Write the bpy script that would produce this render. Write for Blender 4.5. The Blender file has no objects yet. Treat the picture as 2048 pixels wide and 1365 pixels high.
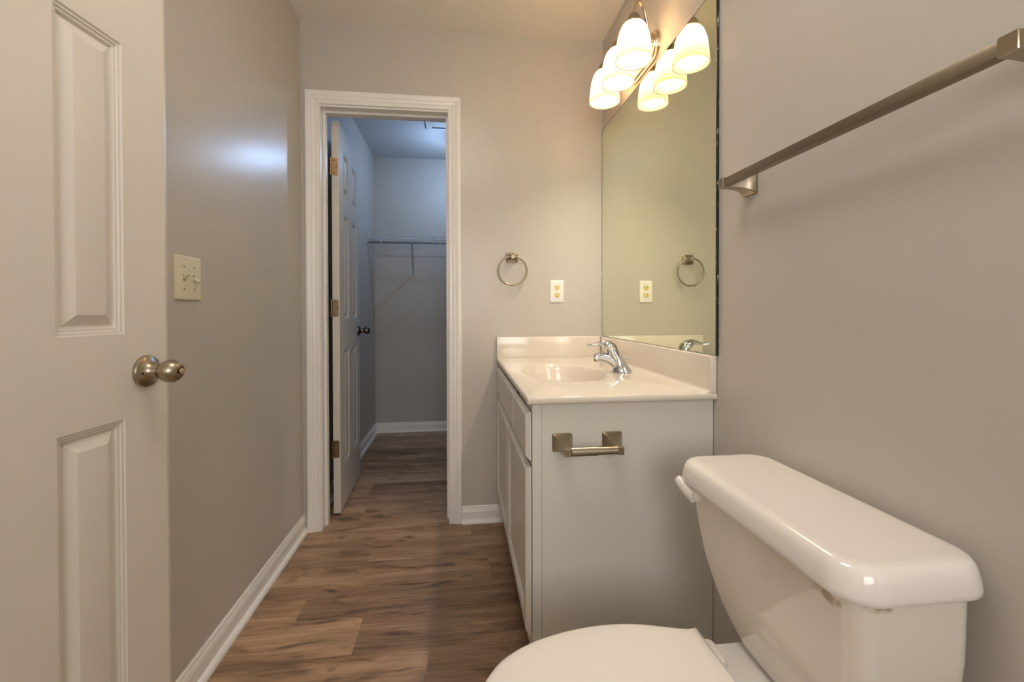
import bpy, bmesh, math, random
from mathutils import Vector, Matrix

random.seed(7)
S = bpy.context.scene
COL = S.collection
PI = math.pi

# ------------------------------------------------------------------ camera
CAM_YAW, CAM_PITCH, CAM_ROLL = 0.118, 0.0099, -0.0023
CAM_LOC = Vector((0.0, 0.0, 1.0613))
def _cam_axes():
    cy, sy, cp, sp = math.cos(CAM_YAW), math.sin(CAM_YAW), math.cos(CAM_PITCH), math.sin(CAM_PITCH)
    f = Vector((sy * cp, cy * cp, -sp)); r = Vector((cy, -sy, 0)); u = r.cross(f)
    cr, sr = math.cos(CAM_ROLL), math.sin(CAM_ROLL)
    return r * cr + u * sr, u * cr - r * sr, f
_r, _u, _f = _cam_axes()
cd = bpy.data.cameras.new('camera')
cd.sensor_width = 36.0
cd.sensor_fit = 'HORIZONTAL'
cd.lens = 884.35 / 2048 * 36
cd.shift_y = -52.9 / 2048
cd.clip_start = 0.02
cam = bpy.data.objects.new('camera', cd)
COL.objects.link(cam)
m = Matrix.Identity(4)
for i in range(3):
    m[i][0] = _r[i]; m[i][1] = _u[i]; m[i][2] = -_f[i]; m[i][3] = CAM_LOC[i]
cam.matrix_world = m
S.camera = cam

# ------------------------------------------------------------------ world, exposure, light levels
w = bpy.data.worlds.new('world'); S.world = w
w.use_nodes = True
w.node_tree.nodes['Background'].inputs[0].default_value = (0.80, 0.88, 1.0, 1)
w.node_tree.nodes['Background'].inputs[1].default_value = 0.5
S.view_settings.view_transform = 'Standard'
S.view_settings.look = 'None'
S.view_settings.exposure = 1.72
S.view_settings.gamma = 1.0
S.view_settings.use_curve_mapping = False
BULB_E = 145.0            # vanity bulbs
BULB_C = (1.0, 0.855, 0.715)
CEIL_FILL_E = 2.7             # fill from an added bathroom ceiling lamp, out of view
CEIL_FILL_C = (1.0, 0.945, 0.89)
CLOSET_E = 175.0          # bulb in the closet
CLOSET_C = (0.42, 0.63, 1.0)
BACK_FILL_W = 5.5          # added fill light, set in an unseen window behind the camera
BACK_FILL_C = (1.0, 0.95, 0.90)

# ------------------------------------------------------------------ room measures
L, R, D, H = -0.748, 0.737, 2.216, 2.44
WT = 0.12                      # wall between bath and closet
CL_L, CL_R, CL_F, CL_H = -0.730, 1.00, 3.95, 2.39
BACK = -1.60
OP0, OP1, OPZ = -0.660, -0.055, 2.040   # closet opening

# added area fill light at the unseen back window
ld = bpy.data.lights.new('back_fill_light', 'AREA')
ld.shape = 'RECTANGLE'; ld.size = 0.9; ld.size_y = 1.1; ld.energy = BACK_FILL_W; ld.color = BACK_FILL_C
lo = bpy.data.objects.new('back_fill_light', ld); COL.objects.link(lo)
lo.location = (0.0, BACK + 0.0, 1.5); lo.rotation_euler = (PI / 2, 0, 0)

# ------------------------------------------------------------------ helpers
def lin(r, g, b):
    f = lambda c: (c / 255 / 12.92) if c / 255 <= 0.04045 else ((c / 255 + 0.055) / 1.055) ** 2.4
    return (f(r), f(g), f(b), 1)

def tag(o, label=None, cat=None, group=None, kind=None):
    if label: o['label'] = label
    if cat: o['category'] = cat
    if group: o['group'] = group
    if kind: o['kind'] = kind
    return o

def empty(name, loc, label, cat, rotz=0.0, group=None, kind=None):
    o = bpy.data.objects.new(name, None); COL.objects.link(o)
    o.empty_display_size = 0.05
    o.location = loc; o.rotation_euler = (0, 0, rotz)
    return tag(o, label, cat, group, kind)

def obj(name, bm, mat, parent=None, smooth=None, world=True):
    """bm in world coordinates (world=True) or in parent space."""
    bmesh.ops.recalc_face_normals(bm, faces=bm.faces[:])
    me = bpy.data.meshes.new(name)
    bm.to_mesh(me); bm.free()
    if smooth is not None:
        for p in me.polygons: p.use_smooth = True
        me.set_sharp_from_angle(angle=math.radians(smooth))
    if mat: me.materials.append(mat)
    o = bpy.data.objects.new(name, me); COL.objects.link(o)
    if parent is not None:
        o.parent = parent
        if world:
            o.matrix_parent_inverse = Matrix.Identity(4)
            inv = (Matrix.Translation(parent.location) @ parent.rotation_euler.to_matrix().to_4x4()).inverted()
            if parent.type == 'MESH' and parent.parent is not None:
                inv = Matrix.Identity(4)
                # mesh children already live in their root's space
                p = parent
                while p.parent is not None: p = p.parent
                inv = (Matrix.Translation(p.location) @ p.rotation_euler.to_matrix().to_4x4()).inverted()
            me.transform(inv)
    return o

def struct(name, bm, mat, parent=None, smooth=None, label=None, cat=None):
    o = obj(name, bm, mat, parent, smooth)
    if parent is None: tag(o, label, cat, kind='structure')
    return o

def box(bm, x0, x1, y0, y1, z0, z1, bev=0.0, seg=2):
    r = bmesh.ops.create_cube(bm, size=1.0)
    vs = r['verts']
    for v in vs:
        v.co = Vector((x0 + (v.co.x + .5) * (x1 - x0), y0 + (v.co.y + .5) * (y1 - y0), z0 + (v.co.z + .5) * (z1 - z0)))
    if bev > 0:
        es = list({e for v in vs for e in v.link_edges})
        bmesh.ops.bevel(bm, geom=es, offset=bev, segments=seg, profile=0.5, affect='EDGES')
    return bm

def mbox(*a, **k):
    return box(bmesh.new(), *a, **k)

def loft(bm, rings, cap0=True, cap1=True, close=True):
    vr = [[bm.verts.new(p) for p in ring] for ring in rings]
    n = len(rings[0])
    for a, b in zip(vr[:-1], vr[1:]):
        for i in range(n if close else n - 1):
            j = (i + 1) % n
            bm.faces.new((a[i], a[j], b[j], b[i]))
    if cap0: bm.faces.new(vr[0][::-1])
    if cap1: bm.faces.new(vr[-1])
    return bm

def frame_from(axis):
    a = Vector(axis).normalized()
    t = Vector((0, 0, 1)) if abs(a.z) < 0.9 else Vector((1, 0, 0))
    u = t.cross(a).normalized(); v = a.cross(u)
    return a, u, v

def lathe(bm, origin, axis, prof, n=32, cap0=True, cap1=True):
    a, u, v = frame_from(axis); o = Vector(origin)
    rings = []
    for h, r in prof:
        rings.append([o + a * h + (u * math.cos(2 * PI * i / n) + v * math.sin(2 * PI * i / n)) * max(r, 1e-4) for i in range(n)])
    return loft(bm, rings, cap0, cap1)

def catmull(pts, k=8):
    pts = [Vector(p) for p in pts]
    P = [pts[0] * 2 - pts[1]] + pts + [pts[-1] * 2 - pts[-2]]
    out = []
    for i in range(1, len(P) - 2):
        p0, p1, p2, p3 = P[i - 1], P[i], P[i + 1], P[i + 2]
        for j in range(k):
            t = j / k
            out.append(0.5 * ((2 * p1) + (p2 - p0) * t + (2 * p0 - 5 * p1 + 4 * p2 - p3) * t * t + (3 * p1 - p0 - 3 * p2 + p3) * t ** 3))
    out.append(pts[-1])
    return out

def tube(bm, pts, radii, n=12, ref=None, flat=None):
    """sweep an ellipse along pts; radii a float, list, or list of (ru, rv)."""
    pts = [Vector(p) for p in pts]
    N = len(pts)
    if not isinstance(radii, (list, tuple)): radii = [radii] * N
    rings = []; pu = None
    for i, p in enumerate(pts):
        d = (pts[min(i + 1, N - 1)] - pts[max(i - 1, 0)]).normalized()
        if ref is not None:
            u = Vector(ref); u = (u - d * u.dot(d)).normalized()
        elif pu is None:
            _, u, _ = frame_from(d)
        else:
            u = (pu - d * pu.dot(d)).normalized()
        pu = u; v = d.cross(u)
        ru, rv = radii[i] if isinstance(radii[i], (list, tuple)) else (radii[i], radii[i])
        rings.append([p + u * ru * math.cos(2 * PI * k / n) + v * rv * math.sin(2 * PI * k / n) for k in range(n)])
    return loft(bm, rings)

def rrect(hx, hy, r, n=8):
    """rounded rectangle outline around the origin, counter-clockwise."""
    r = min(r, hx - 1e-4, hy - 1e-4); out = []
    for cx, cy, a0 in ((hx - r, hy - r, 0), (-hx + r, hy - r, PI / 2), (-hx + r, -hy + r, PI), (hx - r, -hy + r, 1.5 * PI)):
        for i in range(n + 1):
            a = a0 + PI / 2 * i / n
            out.append((cx + r * math.cos(a), cy + r * math.sin(a)))
    return out

# ------------------------------------------------------------------ materials
def new_mat(name):
    mt = bpy.data.materials.new(name); mt.use_nodes = True
    nt = mt.node_tree
    return mt, nt, nt.nodes['Principled BSDF']

def N(nt, typ, **k):
    n = nt.nodes.new(typ)
    for a, b in k.items():
        setattr(n, a, b)
    return n

def paint(name, col, rough=0.5, bump=0.0, scale=300.0, spec=0.5, vary=0.03, stretch=(1, 1, 1), dist=0.002, coat=0.0, detail=2.0):
    mt, nt, b = new_mat(name)
    b.inputs['Roughness'].default_value = rough
    b.inputs['Specular IOR Level'].default_value = spec
    b.inputs['Coat Weight'].default_value = coat
    b.inputs['Coat Roughness'].default_value = 0.05
    tc = N(nt, 'ShaderNodeTexCoord')
    n1 = N(nt, 'ShaderNodeTexNoise'); n1.inputs['Scale'].default_value = 2.3
    nt.links.new(tc.outputs['Object'], n1.inputs['Vector'])
    mr = N(nt, 'ShaderNodeMapRange'); mr.inputs['To Min'].default_value = 1 - vary; mr.inputs['To Max'].default_value = 1 + vary
    nt.links.new(n1.outputs['Fac'], mr.inputs['Value'])
    mx = N(nt, 'ShaderNodeMix', data_type='RGBA', blend_type='MULTIPLY'); mx.inputs['Factor'].default_value = 1
    mx.inputs['A'].default_value = col
    nt.links.new(mr.outputs['Result'], mx.inputs['B'])
    nt.links.new(mx.outputs['Result'], b.inputs['Base Color'])
    if bump > 0:
        mp = N(nt, 'ShaderNodeMapping'); mp.inputs['Scale'].default_value = stretch
        nt.links.new(tc.outputs['Object'], mp.inputs['Vector'])
        n2 = N(nt, 'ShaderNodeTexNoise'); n2.inputs['Scale'].default_value = scale; n2.inputs['Detail'].default_value = detail
        nt.links.new(mp.outputs['Vector'], n2.inputs['Vector'])
        bp = N(nt, 'ShaderNodeBump'); bp.inputs['Strength'].default_value = bump; bp.inputs['Distance'].default_value = dist
        nt.links.new(n2.outputs['Fac'], bp.inputs['Height'])
        nt.links.new(bp.outputs['Normal'], b.inputs['Normal'])
    return mt

def metal(name, col, rough, aniso=0.0, brush=0.0):
    mt, nt, b = new_mat(name)
    b.inputs['Base Color'].default_value = col
    b.inputs['Metallic'].default_value = 1.0
    b.inputs['Roughness'].default_value = rough
    tc = N(nt, 'ShaderNodeTexCoord')
    n1 = N(nt, 'ShaderNodeTexNoise'); n1.inputs['Scale'].default_value = 90
    nt.links.new(tc.outputs['Object'], n1.inputs['Vector'])
    mr = N(nt, 'ShaderNodeMapRange'); mr.inputs['To Min'].default_value = max(rough - 0.04, 0.0); mr.inputs['To Max'].default_value = rough + 0.06
    nt.links.new(n1.outputs['Fac'], mr.inputs['Value'])
    nt.links.new(mr.outputs['Result'], b.inputs['Roughness'])
    return mt

def emit(name, col, strength):
    mt = bpy.data.materials.new(name); mt.use_nodes = True
    nt = mt.node_tree; nt.nodes.clear()
    o = N(nt, 'ShaderNodeOutputMaterial'); e = N(nt, 'ShaderNodeEmission')
    e.inputs[0].default_value = (*col, 1); e.inputs[1].default_value = strength
    nt.links.new(e.outputs[0], o.inputs[0])
    return mt

M = {}
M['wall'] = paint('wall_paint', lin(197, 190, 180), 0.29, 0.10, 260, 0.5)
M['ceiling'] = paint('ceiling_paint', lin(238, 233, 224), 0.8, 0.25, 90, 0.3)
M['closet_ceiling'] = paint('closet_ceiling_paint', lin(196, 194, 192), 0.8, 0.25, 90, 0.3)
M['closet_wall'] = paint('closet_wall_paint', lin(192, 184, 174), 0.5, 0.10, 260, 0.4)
M['trim'] = paint('trim_paint', lin(240, 236, 230), 0.3, 0, 60, 0.5)
M['door'] = paint('door_paint', lin(216, 209, 198), 0.36, 0.22, 60, 0.5, stretch=(1, 5, 0.35), dist=0.0012, detail=5)
M['cab'] = paint('cabinet_paint', lin(216, 212, 202), 0.36, 0.03, 120, 0.5)
M['marble'] = paint('cultured_marble', lin(229, 219, 204), 0.14, 0.0, 1, 0.5, vary=0.015, coat=0.3)
M['ceramic'] = paint('white_ceramic', lin(238, 232, 225), 0.12, 0.0, 1, 0.5, vary=0.01, coat=0.4)
M['plastic'] = paint('white_plastic', lin(236, 230, 222), 0.28, 0.0, 1, 0.5, vary=0.01)
M['almond'] = paint('almond_plastic', lin(228, 220, 194), 0.35, 0, 1, 0.5, vary=0.01)
M['ivory'] = paint('ivory_plastic', lin(240, 222, 160), 0.35, 0, 1, 0.5, vary=0.01)
M['platewhite'] = paint('bright_white_plastic', lin(244, 240, 236), 0.3, 0, 1, 0.5, vary=0.01)
M['slot'] = paint('almond_recess', lin(120, 108, 84), 0.6, 0, 1, 0.2)
M['dark'] = paint('dark_slot', lin(35, 28, 22), 0.7, 0, 1, 0.2)
M['nickel'] = metal('brushed_nickel', lin(168, 156, 136), 0.30)
M['nickel_bar'] = metal('satin_nickel', lin(142, 130, 112), 0.40)
M['nickel_dk'] = metal('dark_bronze_knob', lin(112, 108, 104), 0.25)
M['nickel_lt'] = metal('polished_nickel', lin(220, 200, 170), 0.16)
M['chrome'] = metal('chrome', lin(215, 218, 222), 0.05)
M['brass'] = metal('aged_brass', lin(190, 155, 120), 0.35)
M['bronze'] = metal('dull_bronze_hinge', lin(140, 118, 92), 0.4)
M['wire'] = paint('white_vinyl_wire', lin(206, 206, 208), 0.4, 0, 1, 0.4)
M['greyrod'] = metal('grey_rod', lin(120, 122, 130), 0.4)
M['bulb'] = emit('bulb_glow', BULB_C, BULB_E)
M['closet_bulb'] = emit('closet_bulb_glow', CLOSET_C, CLOSET_E)
M['ceil_fill'] = emit('ceiling_fill_glow', CEIL_FILL_C, CEIL_FILL_E)  # glow of the added ceiling lamp

def shade_mat():
    mt = bpy.data.materials.new('frosted_glass'); mt.use_nodes = True
    nt = mt.node_tree; nt.nodes.clear()
    o = N(nt, 'ShaderNodeOutputMaterial')
    t = N(nt, 'ShaderNodeBsdfTranslucent'); t.inputs[0].default_value = (0.62, 0.535, 0.41, 1)
    d = N(nt, 'ShaderNodeBsdfDiffuse'); d.inputs[0].default_value = (0.16, 0.135, 0.10, 1)
    g = N(nt, 'ShaderNodeBsdfGlossy'); g.inputs['Roughness'].default_value = 0.25; g.inputs[0].default_value = (1, 1, 1, 1)
    tc = N(nt, 'ShaderNodeTexCoord'); nz = N(nt, 'ShaderNodeTexNoise'); nz.inputs['Scale'].default_value = 14
    nt.links.new(tc.outputs['Object'], nz.inputs['Vector'])
    mr = N(nt, 'ShaderNodeMapRange'); mr.inputs['To Min'].default_value = 0.52; mr.inputs['To Max'].default_value = 0.58
    nt.links.new(nz.outputs['Fac'], mr.inputs['Value'])
    m1 = N(nt, 'ShaderNodeMixShader'); m2 = N(nt, 'ShaderNodeMixShader'); m2.inputs[0].default_value = 0.04
    nt.links.new(mr.outputs['Result'], m1.inputs[0])
    nt.links.new(d.outputs[0], m1.inputs[1]); nt.links.new(t.outputs[0], m1.inputs[2])
    nt.links.new(m1.outputs[0], m2.inputs[1]); nt.links.new(g.outputs[0], m2.inputs[2])
    nt.links.new(m2.outputs[0], o.inputs[0])
    return mt
M['shade'] = shade_mat()

def mirror_mat():
    mt, nt, b = new_mat('mirror_silver')
    b.inputs['Metallic'].default_value = 1.0; b.inputs['Roughness'].default_value = 0.0
    tc = N(nt, 'ShaderNodeTexCoord'); n1 = N(nt, 'ShaderNodeTexNoise'); n1.inputs['Scale'].default_value = 1.5
    nt.links.new(tc.outputs['Object'], n1.inputs['Vector'])
    cr = N(nt, 'ShaderNodeValToRGB')
    cr.color_ramp.elements[0].color = (0.80, 0.85, 0.67, 1); cr.color_ramp.elements[1].color = (0.83, 0.87, 0.70, 1)
    nt.links.new(n1.outputs['Fac'], cr.inputs[0]); nt.links.new(cr.outputs[0], b.inputs['Base Color'])
    return mt
M['mirror'] = mirror_mat()

def edge_mat():
    mt, nt, b = new_mat('worn_mirror_edge')
    b.inputs['Roughness'].default_value = 0.4
    tc = N(nt, 'ShaderNodeTexCoord'); n1 = N(nt, 'ShaderNodeTexNoise'); n1.inputs['Scale'].default_value = 130; n1.inputs['Detail'].default_value = 4
    mp = N(nt, 'ShaderNodeMapping'); mp.inputs['Scale'].default_value = (1, 1, 0.35)
    nt.links.new(tc.outputs['Object'], mp.inputs['Vector']); nt.links.new(mp.outputs['Vector'], n1.inputs['Vector'])
    cr = N(nt, 'ShaderNodeValToRGB')
    cr.color_ramp.elements[0].position = 0.62; cr.color_ramp.elements[0].color = lin(24, 24, 20)
    cr.color_ramp.elements[1].position = 0.70; cr.color_ramp.elements[1].color = lin(190, 185, 170)
    nt.links.new(n1.outputs['Fac'], cr.inputs[0]); nt.links.new(cr.outputs[0], b.inputs['Base Color'])
    return mt
M['mirror_edge'] = edge_mat()

def floor_mat():
    mt, nt, b = new_mat('vinyl_plank')
    b.inputs['Specular IOR Level'].default_value = 0.45
    tc = N(nt, 'ShaderNodeTexCoord')
    at = N(nt, 'ShaderNodeAttribute'); at.attribute_name = 'plank'
    sp = N(nt, 'ShaderNodeSeparateColor'); nt.links.new(at.outputs['Color'], sp.inputs[0])
    off = N(nt, 'ShaderNodeVectorMath', operation='SCALE'); off.inputs['Scale'].default_value = 37.0
    nt.links.new(at.outputs['Color'], off.inputs[0])
    add = N(nt, 'ShaderNodeVectorMath', operation='ADD')
    nt.links.new(tc.outputs['Object'], add.inputs[0]); nt.links.new(off.outputs[0], add.inputs[1])
    def noise(sx, sy, scale, det, rough=0.55, dist=0.0):
        mp = N(nt, 'ShaderNodeMapping'); mp.inputs['Scale'].default_value = (sx, sy, 1)
        nt.links.new(add.outputs[0], mp.inputs['Vector'])
        n = N(nt, 'ShaderNodeTexNoise'); n.inputs['Scale'].default_value = scale; n.inputs['Detail'].default_value = det
        n.inputs['Roughness'].default_value = rough; n.inputs['Distortion'].default_value = dist
        nt.links.new(mp.outputs['Vector'], n.inputs['Vector'])
        return n.outputs['Fac']
    big = noise(1.1, 8.0, 1.5, 5, 0.62, 0.6)      # long dark clouds
    fine = noise(2.4, 75.0, 2.0, 6, 0.7, 0.4)   # grain
    knot = noise(4.0, 14.0, 1.3, 2, 0.5, 1.0)
    cr = N(nt, 'ShaderNodeValToRGB')
    e = cr.color_ramp.elements
    e[0].position = 0.36; e[0].color = lin(92, 70, 54)
    e[1].position = 0.68; e[1].color = lin(196, 162, 130)
    x = e.new(0.52); x.color = lin(150, 119, 92)
    mixf = N(nt, 'ShaderNodeMath', operation='MULTIPLY_ADD'); mixf.inputs[1].default_value = 0.50
    s2 = N(nt, 'ShaderNodeMath', operation='MULTIPLY'); s2.inputs[1].default_value = 0.40
    nt.links.new(fine, s2.inputs[0])
    s3 = N(nt, 'ShaderNodeMath', operation='MULTIPLY_ADD'); s3.inputs[1].default_value = 0.17
    nt.links.new(sp.outputs[0], s3.inputs[0]); nt.links.new(s2.outputs[0], s3.inputs[2])
    nt.links.new(big, mixf.inputs[0]); nt.links.new(s3.outputs[0], mixf.inputs[2])
    nt.links.new(mixf.outputs[0], cr.inputs[0])
    kr = N(nt, 'ShaderNodeValToRGB')
    kr.color_ramp.elements[0].position = 0.28; kr.color_ramp.elements[0].color = (0.45, 0.42, 0.40, 1)
    kr.color_ramp.elements[1].position = 0.45; kr.color_ramp.elements[1].color = (1, 1, 1, 1)
    nt.links.new(knot, kr.inputs[0])
    mx = N(nt, 'ShaderNodeMix', data_type='RGBA', blend_type='MULTIPLY'); mx.inputs['Factor'].default_value = 1
    nt.links.new(cr.outputs[0], mx.inputs['A']); nt.links.new(kr.outputs[0], mx.inputs['B'])
    nt.links.new(mx.outputs['Result'], b.inputs['Base Color'])
    rr = N(nt, 'ShaderNodeMapRange'); rr.inputs['To Min'].default_value = 0.30; rr.inputs['To Max'].default_value = 0.46
    nt.links.new(fine, rr.inputs['Value']); nt.links.new(rr.outputs['Result'], b.inputs['Roughness'])
    bp = N(nt, 'ShaderNodeBump'); bp.inputs['Strength'].default_value = 0.12; bp.inputs['Distance'].default_value = 0.001
    nt.links.new(fine, bp.inputs['Height']); nt.links.new(bp.outputs['Normal'], b.inputs['Normal'])
    return mt
M['floor'] = floor_mat()

def stained_ceramic():
    """tank ceramic with two small yellow-brown glaze stains under the lid."""
    mt = paint('tank_ceramic', lin(228, 220, 208), 0.12, 0, 1, 0.5, vary=0.01, coat=0.4)
    nt = mt.node_tree; b = nt.nodes['Principled BSDF']
    src = b.inputs['Base Color'].links[0].from_socket
    tc = N(nt, 'ShaderNodeTexCoord')
    nz = N(nt, 'ShaderNodeTexNoise'); nz.inputs['Scale'].default_value = 60; nz.inputs['Detail'].default_value = 4
    nt.links.new(tc.outputs['Object'], nz.inputs['Vector'])
    last = src
    for c, sc in STAINS:
        mp = N(nt, 'ShaderNodeVectorMath', operation='SUBTRACT'); mp.inputs[1].default_value = c
        nt.links.new(tc.outputs['Object'], mp.inputs[0])
        ml = N(nt, 'ShaderNodeVectorMath', operation='MULTIPLY'); ml.inputs[1].default_value = sc
        nt.links.new(mp.outputs[0], ml.inputs[0])
        le = N(nt, 'ShaderNodeVectorMath', operation='LENGTH'); nt.links.new(ml.outputs[0], le.inputs[0])
        ad = N(nt, 'ShaderNodeMath', operation='MULTIPLY_ADD'); ad.inputs[1].default_value = 1.6
        nt.links.new(nz.outputs['Fac'], ad.inputs[0]); nt.links.new(le.outputs['Value'], ad.inputs[2])
        mr = N(nt, 'ShaderNodeMapRange'); mr.inputs['From Min'].default_value = 1.2; mr.inputs['From Max'].default_value = 1.7
        mr.inputs['To Min'].default_value = 0.75; mr.inputs['To Max'].default_value = 0.0
        nt.links.new(ad.outputs[0], mr.inputs['Value'])
        mx = N(nt, 'ShaderNodeMix', data_type='RGBA'); mx.inputs['B'].default_value = lin(150, 122, 66)
        nt.links.new(mr.outputs['Result'], mx.inputs['Factor']); nt.links.new(last, mx.inputs['A'])
        last = mx.outputs['Result']
    nt.links.new(last, b.inputs['Base Color'])
    return mt

# ------------------------------------------------------------------ room shell
def build_floor():
    bm = bmesh.new()
    cl = bm.loops.layers.float_color.new('plank')
    row, pl, base = 0.172, 1.22, 1.745
    fixed = {1: -0.39, -1: -0.56, -2: -0.335, 0: 0.12, 2: 0.05, 3: -0.5, -3: -0.1}
    tone = {1: [0.30, 0.62], 0: [0.55, 0.40], -1: [0.62, 0.28], -2: [0.80, 0.25], -3: [0.45, 0.3]}
    k0 = int((BACK - base) / row) - 1; k1 = int((CL_F + .1 - base) / row) + 1
    X0, X1 = L - .05, CL_R + .1
    for k in range(k0, k1 + 1):
        y0, y1 = base + k * row, base + (k + 1) * row
        ph = fixed.get(k, random.uniform(-0.7, 0.5))
        ends = sorted([ph + i * pl for i in range(-3, 4)])
        for i in range(len(ends) - 1):
            a, b_ = max(ends[i], X0), min(ends[i + 1], X1)
            if b_ <= a: continue
            t = random.random()
            if k in tone and i in (2, 3): t = tone[k][i - 2]
            c = (t, random.random(), random.random(), 1)
            f = bm.faces.new([bm.verts.new(p) for p in ((a, y0, 0), (b_, y0, 0), (b_, y1, 0), (a, y1, 0))])
            for lp in f.loops: lp[cl] = c
    # body under the planks
    box(bm, X0, X1, BACK - .1, CL_F + .1, -0.06, -0.004)
    o = obj('floor', bm, M['floor'])
    # planks must face up
    for p in o.data.polygons:
        pass
    return tag(o, 'brown wood-look plank floor', 'floor', kind='structure')
build_floor()

struct('wall_left', mbox(L - .1, L, BACK, D + WT, 0, H), M['wall'], label='warm grey painted wall left of the closet door', cat='wall')
struct('wall_right', mbox(R, R + .1, BACK, D + WT, 0, H), M['wall'], label='warm grey painted wall behind the toilet and mirror', cat='wall')
bm = bmesh.new()
box(bm, L, OP0 - .02, D, D + WT, 0, H)
box(bm, OP1 + .02, R, D, D + WT, 0, H)
box(bm, OP0 - .02, OP1 + .02, D, D + WT, OPZ + .02, H)
struct('wall_far', bm, M['wall'], label='warm grey end wall holding the closet doorway', cat='wall')
# wall behind the camera, with an opening added for the fill light
bm = bmesh.new()
wx0, wx1, wz0, wz1 = -0.46, 0.46, 0.94, 2.06
box(bm, L, wx0, BACK - .1, BACK - .001, 0, H); box(bm, wx1, R, BACK - .1, BACK - .001, 0, H)
box(bm, wx0, wx1, BACK - .1, BACK - .001, 0, wz0); box(bm, wx0, wx1, BACK - .1, BACK - .001, wz1, H)
struct('wall_back', bm, M['wall'], label='warm grey wall behind the viewer', cat='wall')
bm = bmesh.new()
box(bm, wx0 - .06, wx0, BACK, BACK + .015, wz0 - .06, wz1 + .06); box(bm, wx1, wx1 + .06, BACK, BACK + .015, wz0 - .06, wz1 + .06)
box(bm, wx0, wx1, BACK, BACK + .015, wz1, wz1 + .06); box(bm, wx0, wx1, BACK, BACK + .03, wz0 - .06, wz0)
struct('added_window_1', bm, M['trim'], label='white framed window added for fill light behind the viewer', cat='window')  # unseen window, added as a frame around the fill light
struct('ceiling', mbox(L - .1, R + .1, BACK - .1, D + WT, H, H + .08), M['ceiling'], label='off-white textured bathroom ceiling', cat='ceiling')
# closet shell
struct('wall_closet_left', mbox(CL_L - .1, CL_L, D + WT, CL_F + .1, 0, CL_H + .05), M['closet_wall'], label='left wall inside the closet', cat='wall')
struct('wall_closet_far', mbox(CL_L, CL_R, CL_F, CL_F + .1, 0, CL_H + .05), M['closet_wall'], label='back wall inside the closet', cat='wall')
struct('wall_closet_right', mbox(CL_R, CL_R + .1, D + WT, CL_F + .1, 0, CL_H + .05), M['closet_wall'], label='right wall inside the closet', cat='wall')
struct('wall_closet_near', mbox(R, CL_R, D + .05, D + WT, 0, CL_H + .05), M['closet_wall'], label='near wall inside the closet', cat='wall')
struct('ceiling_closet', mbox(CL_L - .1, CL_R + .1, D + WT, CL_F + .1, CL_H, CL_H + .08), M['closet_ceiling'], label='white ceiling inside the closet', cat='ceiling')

# baseboards: profile (height, thickness)
BB = [(0, 0), (0, .012), (.056, .012), (.060, .0105), (.064, .0105), (.070, .007), (.077, .006), (.082, .003), (.082, 0)]
SHOE = [(0, .012), (0, .027), (.005, .0268), (.010, .0255), (.015, .021), (.018, .012)]
def run(bm, prof, p0, p1, nrm):
    p0, p1, n = Vector(p0), Vector(p1), Vector(nrm)
    rings = [[p + n * t + Vector((0, 0, z)) for z, t in prof] for p in (p0, p1)]
    return loft(bm, rings)
def baseboard(name, p0, p1, nrm, label):
    o = struct(name, run(bmesh.new(), BB, p0, p1, nrm), M['trim'], label=label, cat='baseboard')
    s = obj('shoe_moulding', run(bmesh.new(), SHOE, p0, p1, nrm), M['trim'], o, smooth=40)
    return o
baseboard('baseboard_left', (L, BACK, 0), (L, D, 0), (1, 0, 0), 'white baseboard along the left wall')
baseboard('baseboard_far', (0.008, D, 0), (0.262, D, 0), (0, -1, 0), 'short white baseboard between doorway and vanity')
baseboard('baseboard_right', (R, BACK, 0), (R, 1.205, 0), (-1, 0, 0), 'white baseboard behind the toilet')
baseboard('baseboard_closet_left', (CL_L, D + WT, 0), (CL_L, CL_F, 0), (1, 0, 0), 'white baseboard on the closet left wall')
baseboard('baseboard_closet_far', (CL_L, CL_F, 0), (CL_R, CL_F, 0), (0, -1, 0), 'white baseboard on the closet back wall')

# doorway trim: casing, jamb, stop
CAS = [(0, 0), (0, .008), (.003, .0105), (.010, .0115), (.013, .0095), (.017, .0095), (.021, .0125), (.031, .0145), (.034, .013), (.038, .0155), (.050, .0175), (.057, .0175), (.061, .015), (.0625, 0)]
def casing(bm, x0, x1, zt, y, sgn):
    rings = []
    path = ((x0, 0, -1, 0), (x0, zt, -1, 1), (x1, zt, 1, 1), (x1, 0, 1, 0))
    for px, pz, ox, oz in path:
        rings.append([Vector((px + ox * a, y + sgn * b, pz + oz * a)) for a, b in CAS])
    return loft(bm, rings)
trim = struct('trim_1', casing(bmesh.new(), OP0 - .004, OP1 + .002, OPZ + .009, D, -1), M['trim'], label='white moulded casing around the closet doorway', cat='door casing')
bm = bmesh.new()
box(bm, OP0 - .0199, OP0, D + .001, D + WT, 0, OPZ + .0199)
box(bm, OP1, OP1 + .0199, D + .001, D + WT, 0, OPZ + .0199)
box(bm, OP0, OP1, D + .001, D + WT, OPZ, OPZ + .0199)
obj('jamb', bm, M['trim'], trim)
bm = bmesh.new()
box(bm, OP0, OP0 + .011, D + .046, D + .082, 0, OPZ, .002); box(bm, OP1 - .011, OP1, D + .046, D + .082, 0, OPZ, .002)
box(bm, OP0 + .011, OP1 - .011, D + .046, D + .082, OPZ - .011, OPZ, .002)
obj('door_stop', bm, M['trim'], trim)

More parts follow.
